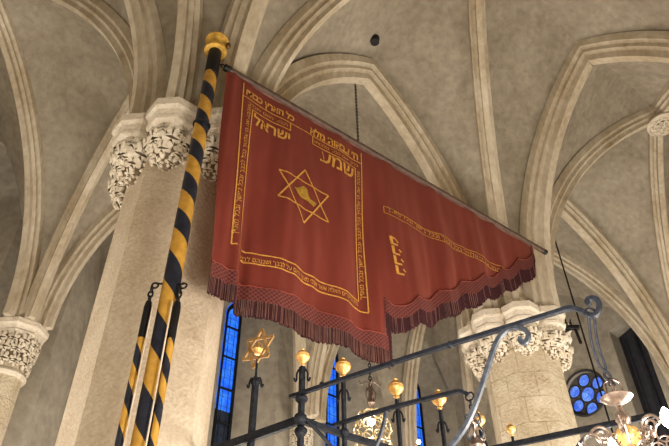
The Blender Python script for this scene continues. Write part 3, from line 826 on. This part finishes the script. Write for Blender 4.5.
for i_, (x, y, z, s, r) in enumerate(posts):
    z += H; bm = bmesh.new()
    sqbar(bm, [(x, y, Z0), (x, y, z-.085*s)], r*1.5, up=Vector((U.x, U.y, 0)))
    for zz in ((z-.32, z-.55) if i_ == 0 else (z-.5,)):
        lathe(bm, [(r*.9, -.03), (r*1.7, -.015), (r*1.9, 0), (r*1.7, .015), (r*.9, .03)], (x, y, zz), 10)
    p = mk('post', bm, IRON, rail)
    bm = bmesh.new(); curls(bm, x, y, z-(.13 if i_ == 0 else .2)*s, .015 if i_ else .019, 4, .05 if i_ else .06, .02)
    mk('curl', bm, IRON, p, True)
    bm = bmesh.new(); finial(bm, x, y, z, s); mk('finial', bm, GOLD, p, True)
# star post
sx_, sy_, sz_ = -.619, 4.50, 2.541+H
bm = bmesh.new(); sqbar(bm, [(sx_, sy_, Z0), (sx_, sy_, sz_-.30)], .042, up=Vector((U.x, U.y, 0))); tube(bm, [(sx_, sy_, sz_-.31), (sx_, sy_, sz_-.10)], .009, 6)
lathe(bm, [(.02, -.05), (.038, -.02), (.034, .0), (.012, .03)], (sx_, sy_, sz_-.28), 10)
p = mk('post', bm, IRON, rail)
bm = bmesh.new(); curls(bm, sx_, sy_, sz_-.28, .016, 4, .045); mk('curl', bm, IRON, p, True)
bm = bmesh.new(); E1 = Vector((.80, -.60, 0)).normalized(); E2 = Vector((0, 0, 1)); EN = E1.cross(E2)
cS = Vector((sx_, sy_, sz_))
th0 = radians(12)
for off in (0, pi):
    v = [cS + (E1*sin(off+th0+2*pi*k/3) + E2*cos(off+th0+2*pi*k/3))*.165 for k in range(3)]
    for k in range(3): sqbar(bm, [v[k], v[(k+1) % 3]], .024, .014, up=EN)
torus(bm, cS, .045, .006, E1, E2, 16, 5)
star = mk('star_finial', bm, BRASSP if False else plain('aged_gilt', (.42, .26, .11), .55, .3), p)
bm = bmesh.new(); lathe(bm, [(.004, -.055), (.03, -.05), (.048, -.025), (.05, -.02), (.03, -.02), (.01, .04), (.003, .06)], cS, 12); mk('hat_emblem', bm, GOLD, star, True)
# rails
def V(x, y, z): return Vector((x, y, z+H))
bm = bmesh.new(); c0 = V(-.25, 4.17, 1.80)
sqbar(bm, [c0 - (V(-.80, 4.60, 1.80)-c0)*.06, V(-.80, 4.60, 1.80), V(-1.35, 5.05, 1.80)], .035, .06)
mk('rail', bm, IRON, rail)
bm = bmesh.new(); sqbar(bm, [c0, V(.07, 4.43, 1.79), V(1.9, 5.86, 1.79)], .03, .045); mk('rail', bm, IRON, rail)
bm = bmesh.new(); sphere(bm, c0+Vector((0, -.02, .0)), .045); sphere(bm, c0+Vector((-.0, -.02, -.10)), .032)
tube(bm, smoothpath([c0+Vector((.02, -.03, .01)), c0+Vector((.10, .0, -.06)), c0+Vector((.22, .08, -.17)), c0+Vector((.30, .14, -.30))]), .012, 6)
mk('corner_boss', bm, IRON, rail, True)

# bracket arms
K = .977
def planepts(b, e, pts, k=1.0):
    return [Vector(((b[0]+e[0]*u)*k, (b[1]+e[1]*u)*k, z*k + H)) for u, z in pts]
b1, e1 = (-.339, 4.3456), (.83787, -.54587)
arm = empty('bracket_arm', planepts(b1, e1, [(0, 2.05)], K)[0])
tag(arm, 'longest black iron bracket arm with scrolled end, crossing in front of the right pillar', 'bracket arm')
up1 = Vector((-e1[1], e1[0], 0))
top_pts = [(0, 2.05), (.5, 2.06), (1.063, 2.068), (1.679, 2.062), (2.0, 2.06), (2.065, 2.056), (2.119, 2.016), (2.148, 1.979), (2.182, 1.966), (2.212, 1.992), (2.225, 2.043), (2.204, 2.072), (2.175, 2.075), (2.163, 2.056), (2.177, 2.040)]
bm = bmesh.new(); pp = planepts(b1, e1, top_pts, K); sm = [pp[0], pp[1], pp[2], pp[3]] + smoothpath(pp[4:], 5)
sqbar(bm, sm, .026, .033, up=up1); ab = mk('arm', bm, IRON, arm)
bm = bmesh.new()
for u in (.28, .86, 1.28): 
    q = planepts(b1, e1, [(u, 2.064)], K)[0]; sphere(bm, q, .021, 1.25, 8); mk('rivet', bm, IRON, ab, True); bm = bmesh.new()
bm.free()
bm = bmesh.new(); bp_ = [(1.738, 1.966), (1.728, 1.949), (1.738, 1.928), (1.764, 1.930), (1.784, 1.968), (1.770, 2.008), (1.728, 2.040), (1.67, 2.048), (1.609, 2.012), (1.56, 1.95), (1.521, 1.878), (1.398, 1.655), (1.299, 1.514), (1.174, 1.405), (1.0, 1.28), (.7, 1.1), (.3, .98), (.02, .95)]
sqbar(bm, smoothpath(planepts(b1, e1, bp_, K), 4), .026, .030, up=up1); mk('brace', bm, IRONL, arm)
b3, e3 = (.0197, 4.229), (.85305, -.52182)
K3 = 1.04
arm = empty('bracket_arm', planepts(b3, e3, [(0, 1.8)], K3)[0])
tag(arm, 'short black iron bracket arm below the banner corner, with an arched brace', 'bracket arm')
bm = bmesh.new(); sqbar(bm, smoothpath(planepts(b3, e3, [(-.05, 1.795), (.36, 1.812), (.80, 1.805), (.885, 1.80), (.925, 1.775), (.945, 1.755)], K3), 5), .024, .034, up=up1); mk('arm', bm, IRON, arm)
bm = bmesh.new(); sqbar(bm, smoothpath(planepts(b3, e3, [(.395, 1.80), (.36, 1.80), (.347, 1.753), (.32, 1.678), (.269, 1.583), (.15, 1.45), (.0, 1.4)], K3), 5), .020, .026, up=up1); mk('brace', bm, IRONL, arm)
arm = empty('bracket_arm', V(1.35, 4.80, 1.85))
tag(arm, 'black iron bracket arm low at right, passing behind the silver chandelier', 'bracket arm')
bm = bmesh.new(); sqbar(bm, [V(1.0, 4.985, 1.85), V(1.273, 4.813, 1.85), V(2.186, 4.297, 1.85), V(2.45, 4.147, 1.85)], .028, .042); mk('arm', bm, IRON, arm)
bm = bmesh.new(); sqbar(bm, smoothpath([V(1.95, 4.43, 1.84), V(1.80, 4.515, 1.80), V(1.70, 4.57, 1.70), V(1.66, 4.59, 1.55), V(1.5, 4.68, 1.35), V(1.24, 4.84, 1.2)]), .022, .03, up=up1); mk('brace', bm, IRONL, arm)

# ------------------------------------------------------------------ chandeliers
def scroll_arm(bm, c, d, r1, z0, z1, r=.009):
    """an S arm leaving c outward along d with two spirals"""
    pts = []
    for k in range(25):
        f = k/24; pts.append(c + d*(r1*f) + Vector((0, 0, z0 + (z1-z0)*f**2 - .10*sin(pi*f))))
    tube(bm, pts, r, 6)
    for cx, cz, R_, sg in ((r1*.45, z0-.01, .05, 1), (r1*.78, z0+.01, .045, -1), (r1*.28, z0+.10, .04, -1)):
        q = [c + d*(cx+R_*(1-f/30)*cos(sg*f*.42)) + Vector((0, 0, cz+R_*(1-f/30)*sin(sg*f*.42))) for f in range(26)]
        tube(bm, q, r*.75, 5)
CH = V(1.50, 3.30, 1.24)
ch = empty('silver_chandelier', CH)
tag(ch, 'ornate silver and brass chandelier with lit bulbs in the bottom right corner', 'chandelier')
hook = planepts(b1, e1, [(2.165, 1.975)], K)[0]
bm = bmesh.new()
for sg in (-1, 1):
    pts = []
    for k in range(25):
        f = k/24; tw = max(0, f-.72)*22
        pts.append(hook.lerp(V(1.53, 3.30, 1.60), f) + Vector((cos(tw+sg*1.57+1.2)*.016, sin(tw+sg*1.57+1.2)*.010, 0)) + Vector((-.03*sin(pi*f), 0, 0)))
    sqbar(bm, pts, .014, .008)
torus(bm, hook+Vector((0, 0, .01)), .03, .008, Vector((1, 0, 0)), Vector((0, 0, 1)), 14, 5)
mk('hanger', bm, IRON, ch, True)
cx, cy = 1.53, 3.30
bm = bmesh.new(); chain(bm, V(cx, cy, 1.66), V(cx, cy, 1.55), .035, .006)
for k in range(6):
    a = k*pi/3; d = Vector((cos(a), sin(a), 0)); tube(bm, smoothpath([V(cx, cy, 1.64), V(cx, cy, 1.61)+d*.045, V(cx, cy, 1.56)+d*.05, V(cx, cy, 1.53)+d*.055], 4), .004, 5)
mk('cage', bm, SILVER, ch, True)
bm = bmesh.new(); lathe(bm, [(.02, 1.490), (.045, 1.497), (.074, 1.514), (.088, 1.527), (.085, 1.531), (.07, 1.520), (.02, 1.503)], (cx, cy, H), 28); mk('drip_bowl', bm, SILVER, ch, True)
bm = bmesh.new()
pr = [(.014, 1.48), (.02, 1.47), (.016, 1.455), (.034, 1.43), (.042, 1.405), (.034, 1.385), (.018, 1.37), (.03, 1.36)]
rings = lathe(bm, pr, (cx, cy, H), 24)
for ri in rings:
    for k, v in enumerate(ri):
        if k % 2: v.co = Vector((cx, cy, v.co.z)) + (v.co-Vector((cx, cy, v.co.z)))*.72
mk('baluster', bm, SILVER, ch, True)
bm = bmesh.new(); rings = lathe(bm, [(.02, 1.365), (.045, 1.35), (.056, 1.325), (.058, 1.305), (.05, 1.28), (.03, 1.262), (.02, 1.25)], (cx, cy, H), 24); 
for ri in rings:
    for k, v in enumerate(ri):
        if k % 3 == 0: v.co = Vector((cx, cy, v.co.z)) + (v.co-Vector((cx, cy, v.co.z)))*1.14
mk('gilt_knop', bm, GOLD, ch, True)
bm = bmesh.new(); lathe(bm, [(.03, 1.255), (.07, 1.235), (.10, 1.20), (.11, 1.16), (.09, 1.10), (.05, 1.05), (.02, 1.0), (.03, .98), (.0, .94)], (cx, cy, H), 24); mk('bowl', bm, SILVER, ch, True)
lampz = []
for k in range(7):
    a = radians(180 + 360/7*k); d = Vector((cos(a), sin(a), 0)); base = V(cx, cy, 0); rr = .34
    bm = bmesh.new(); scroll_arm(bm, base, d, rr, 1.0, 1.02, .008); am = mk('arm', bm, SILVER if k % 2 else BRASSP, ch, True)
    bm = bmesh.new(); q = base + d*rr + Vector((0, 0, -.25)); lathe(bm, [(.006, 1.262), (.03, 1.275), (.034, 1.285), (.014, 1.285), (.012, 1.36)], (q.x, q.y, q.z), 12); mk('candle_cup', bm, BRASSP, am, True)
    bm = bmesh.new(); lathe(bm, [(.010, 1.36), (.020, 1.375), (.024, 1.40), (.016, 1.43), (.004, 1.45)], (q.x, q.y, q.z), 12); mk('bulb', bm, PORC, am, True)
    lampz.append(Vector((q.x, q.y, q.z+1.40)))
for k in range(6):
    a = radians(5 + 60*k); d = Vector((cos(a), sin(a), 0)); base = V(cx, cy, 0)
    bm = bmesh.new(); scroll_arm(bm, base, d, .28, 1.20, 1.27, .006)
    q = [base + d*(.20+.05*cos(f*.3)) + Vector((0, 0, 1.27+.05*sin(f*.3))) for f in range(22)]; tube(bm, q, .005, 5)
    am = mk('upper_arm', bm, SILVER, ch, True)
    if k == 0:
        q = base + d*.25
        bm = bmesh.new(); lathe(bm, [(.006, 1.262), (.03, 1.275), (.034, 1.285), (.014, 1.285), (.012, 1.36)], (q.x, q.y, H), 12); mk('candle_cup', bm, BRASSP, am, True)
        bm = bmesh.new(); lathe(bm, [(.010, 1.36), (.030, 1.385), (.036, 1.415), (.024, 1.455), (.004, 1.48)], (q.x, q.y, H), 12); mk('bulb', bm, PORC, am, True)
for k in range(5):      # curls over the bowl
    a = radians(20+72*k); d = Vector((cos(a), sin(a), 0)); base = V(cx, cy, 0)
    bm = bmesh.new(); q = [base + d*(.13+.055*(1-f/34)*cos(f*.4)) + Vector((0, 0, 1.33+.055*(1-f/34)*sin(f*.4))) for f in range(30)]
    tube(bm, q, .008, 6); mk('scroll', bm, SILVER, ch, True)

# hoop chandelier seen past the railing, on a long chain from the arch between the pillars
hx, hy = .385, 6.76
ch = empty('hoop_chandelier', V(hx, hy, 2.8))
tag(ch, 'pale brass chandelier of small hoops on a long chain, below the banner corner', 'chandelier')
tp, _ = web_above(hx, hy, 5)
bm = bmesh.new(); chain(bm, V(hx, hy, 8.93), V(hx, hy, 3.3), .055, .006); mk('chain', bm, BLACK, ch)
bm = bmesh.new(); lathe(bm, [(.01, 3.3), (.03, 3.26), (.018, 3.2), (.04, 3.14), (.05, 3.1), (.02, 3.04), (.02, 2.6), (.05, 2.55), (.02, 2.45)], (hx, hy, H), 14)
for k in range(4):
    a = k*pi/2+.3; d = Vector((cos(a), sin(a), 0)); c = V(hx, hy, 3.3)
    tube(bm, smoothpath([c+Vector((0, 0, .02)), c+d*.05+Vector((0, 0, .06)), c+d*.11+Vector((0, 0, .02)), c+d*.13+Vector((0, 0, .06))], 4), .006, 5)
    tube(bm, smoothpath([c+Vector((0, 0, -.25)), c+d*.06+Vector((0, 0, -.1)), c+d*.03+Vector((0, 0, -.02)), c], 4), .006, 5)
mk('stem', bm, SILVER, ch, True)
for k in range(10):
    a = k*2*pi/10; d = Vector((cos(a), sin(a), 0)); tgt = Vector((-sin(a), cos(a), 0))
    for z, R_ in ((2.92, .16), (2.80, .20), (2.68, .18)):
        bm = bmesh.new(); torus(bm, V(hx, hy, z)+d*R_, .048, .008, tgt, Vector((0, 0, 1)), 14, 5); mk('hoop', bm, BRASSP, ch, True)
bm = bmesh.new(); torus(bm, V(hx, hy, 2.62), .2, .01, Vector((1, 0, 0)), Vector((0, 1, 0)), 30, 6); mk('ring', bm, BRASSP, ch, True); bm = bmesh.new(); torus(bm, V(hx, hy, 2.98), .12, .008, Vector((1, 0, 0)), Vector((0, 1, 0)), 30, 6); mk('ring', bm, BRASSP, ch, True)
bm = bmesh.new(); bb = V(hx, hy, 2.83)+Vector((-.02, -.12, 0)); sphere(bm, bb, .04); mk('bulb', bm, PORC, ch, True)
lampz.append(bb + Vector((-.02, -.12, 0)))

# small chandelier under the end of the short arm
q3 = planepts(b3, e3, [(.945, 1.755)], K3)[0]
ch = empty('small_chandelier', q3)
tag(ch, 'small dark silver chandelier hooked on the end of the short iron arm', 'chandelier')
bm = bmesh.new(); torus(bm, q3+Vector((0, 0, -.005)), .028, .006, Vector((e3[0], e3[1], 0)), Vector((0, 0, 1)), 12, 5); chain(bm, q3+Vector((0, 0, -.03)), q3+Vector((0, 0, -.13)), .04, .006); mk('chain', bm, BLACK, ch, True)
bm = bmesh.new(); lathe(bm, [(.006, -.12), (.014, -.13), (.01, -.15), (.024, -.17), (.03, -.19), (.014, -.21), (.012, -.26), (.03, -.29), (.05, -.33), (.02, -.38), (.0, -.42)], q3, 14); mk('stem', bm, SILVER, ch, True)
for k in range(6):
    a = k*pi/3+.2; d = Vector((cos(a), sin(a), 0)); bm = bmesh.new()
    pts = smoothpath([q3+Vector((0, 0, -.16)), q3+d*.04+Vector((0, 0, -.13)), q3+d*.05+Vector((0, 0, -.17)), q3+d*.03+Vector((0, 0, -.20)), q3+d*.06+Vector((0, 0, -.25)), q3+d*.05+Vector((0, 0, -.29)), q3+d*.02+Vector((0, 0, -.27))], 4)
    tube(bm, pts, .006, 5); mk('arm', bm, IRONL if k % 2 else SILVER, ch, True)

# floor-standing candle lamp far behind the railing
lx, ly = .98, 7.6
def dirpt(z): return
st = empty('standing_lamp', (lx, ly, 0))
tag(st, 'small lit bulb on a thin black stand beyond the railing, by the narrow window', 'lamp')
lz = 2.985
bm = bmesh.new(); lathe(bm, [(.2, 0), (.2, .03), (.03, .08), (.013, .12), (.013, lz+H-.14), (.04, lz+H-.12), (.045, lz+H-.10), (.015, lz+H-.09), (.015, lz+H-.03)], (lx, ly, 0), 14); mk('stand', bm, BLACK, st, True)
bm = bmesh.new(); sphere(bm, (lx, ly, lz+H), .026, 1.1); mk('bulb', bm, PORC, st, True)

# black rod hanging from the right-hand vault
rx, ry = 4.36, 9.9
tp, _ = web_above(rx, ry, 6); zt = (tp.z if tp else 8.5+H) + .02
rd = empty('hanging_rod', (rx, ry, zt)); tag(rd, 'long thin black rod hanging from the vault beside the right pillar', 'rod')
bm = bmesh.new(); tube(bm, [(rx, ry, zt), (rx, ry, 1.9+H)], .014, 6); mk('rod', bm, BLACK, rd)
bm = bmesh.new(); lathe(bm, [(.014, 2.0), (.05, 1.95), (.09, 1.85), (.1, 1.78), (.02, 1.78)], (rx, ry, H), 16); mk('lamp_holder', bm, BLACK, rd, True)
# little fixture near the right pillar
fx, fy, fz = 3.256, 7.50, 4.521
pc = W(L, 0, 0)
fx, fy, fz = 3.50, 8.30, 4.93
sc_ = empty('spotlight', V(fx, fy, fz)); tag(sc_, 'small black spotlight fixed to the right pillar beneath its capitals', 'spotlight')
bm = bmesh.new(); dd = Vector((fx-pc.x, fy-pc.y, 0)).normalized()
sqbar(bm, [V(fx-.09, fy, fz+.03), V(fx+.12, fy, fz+.03)], .07, .06); mk('housing', bm, BLACK, sc_)
bm = bmesh.new(); sqbar(bm, [V(fx+.06, fy, fz), V(fx+.08, fy, fz-.24)], .035); tube(bm, [V(fx, fy, fz), Vector((pc.x, pc.y, fz-.08+H))+dd*.5], .014, 6)
for q in (-.04, .03): tube(bm, [V(fx+q-.03, fy, fz+.09), V(fx+q, fy, fz+.17)], .010, 5)
tube(bm, [V(fx-.04, fy, fz+.04), V(fx-.04, fy, fz+.12)], .012, 5); tube(bm, [V(fx+.02, fy, fz+.04), V(fx+.02, fy, fz+.12)], .012, 5)
mk('bracket', bm, BLACK, sc_, True)

# ------------------------------------------------------------------ lights
def point(name, p, e, col=(1, .86, .66), r=.12):
    ld = bpy.data.lights.new(name, 'POINT'); ld.energy = e; ld.color = col; ld.shadow_soft_size = r
    o = bpy.data.objects.new(name, ld); COL.objects.link(o); o.location = p; return o
WARM = (1, .91, .81)
for p in lampz[:-1:2]: point('bulb_light', p + Vector((0, 0, .05)), 1.2, (1, .92, .8), .04)
point('bulb_light', lampz[-1], 5, (1, .92, .8), .04)
for s, t_, e in ((-3.2, -3.0, 190), (0.2, -3.6, 300), (3.2, -3.2, 400), (7.5, -2.8, 400), (-2.8, 2.6, 420), (2.86, 2.7, 290), (7.6, 2.6, 330), (9.9, -1.5, 150)):
    point('fill_light', W(s, t_, .9), e, WARM, .45)  # unseen fill lamps, added low in the aisles to brighten the vault
w = bpy.data.worlds.new('world'); SC.world = w; w.use_nodes = True
w.node_tree.nodes['Background'].inputs[0].default_value = (.35, .45, .7, 1); w.node_tree.nodes['Background'].inputs[1].default_value = .3

# ------------------------------------------------------------------ camera
cd = bpy.data.cameras.new('camera'); cam = bpy.data.objects.new('camera', cd); COL.objects.link(cam); SC.camera = cam
cd.sensor_width = 36; cd.sensor_fit = 'HORIZONTAL'; cd.lens = 639.92/669*36; cd.clip_start = .05; cd.clip_end = 200
cam.location = CAMP
cam.matrix_world = Matrix.Translation(CAMP) @ Matrix.Rotation(radians(90+40.4167), 4, 'X') @ Matrix.Rotation(radians(-.7515), 4, 'Z')
SC.view_settings.view_transform = 'Standard'
SC.view_settings.look = 'Medium High Contrast'
SC.view_settings.exposure = .02
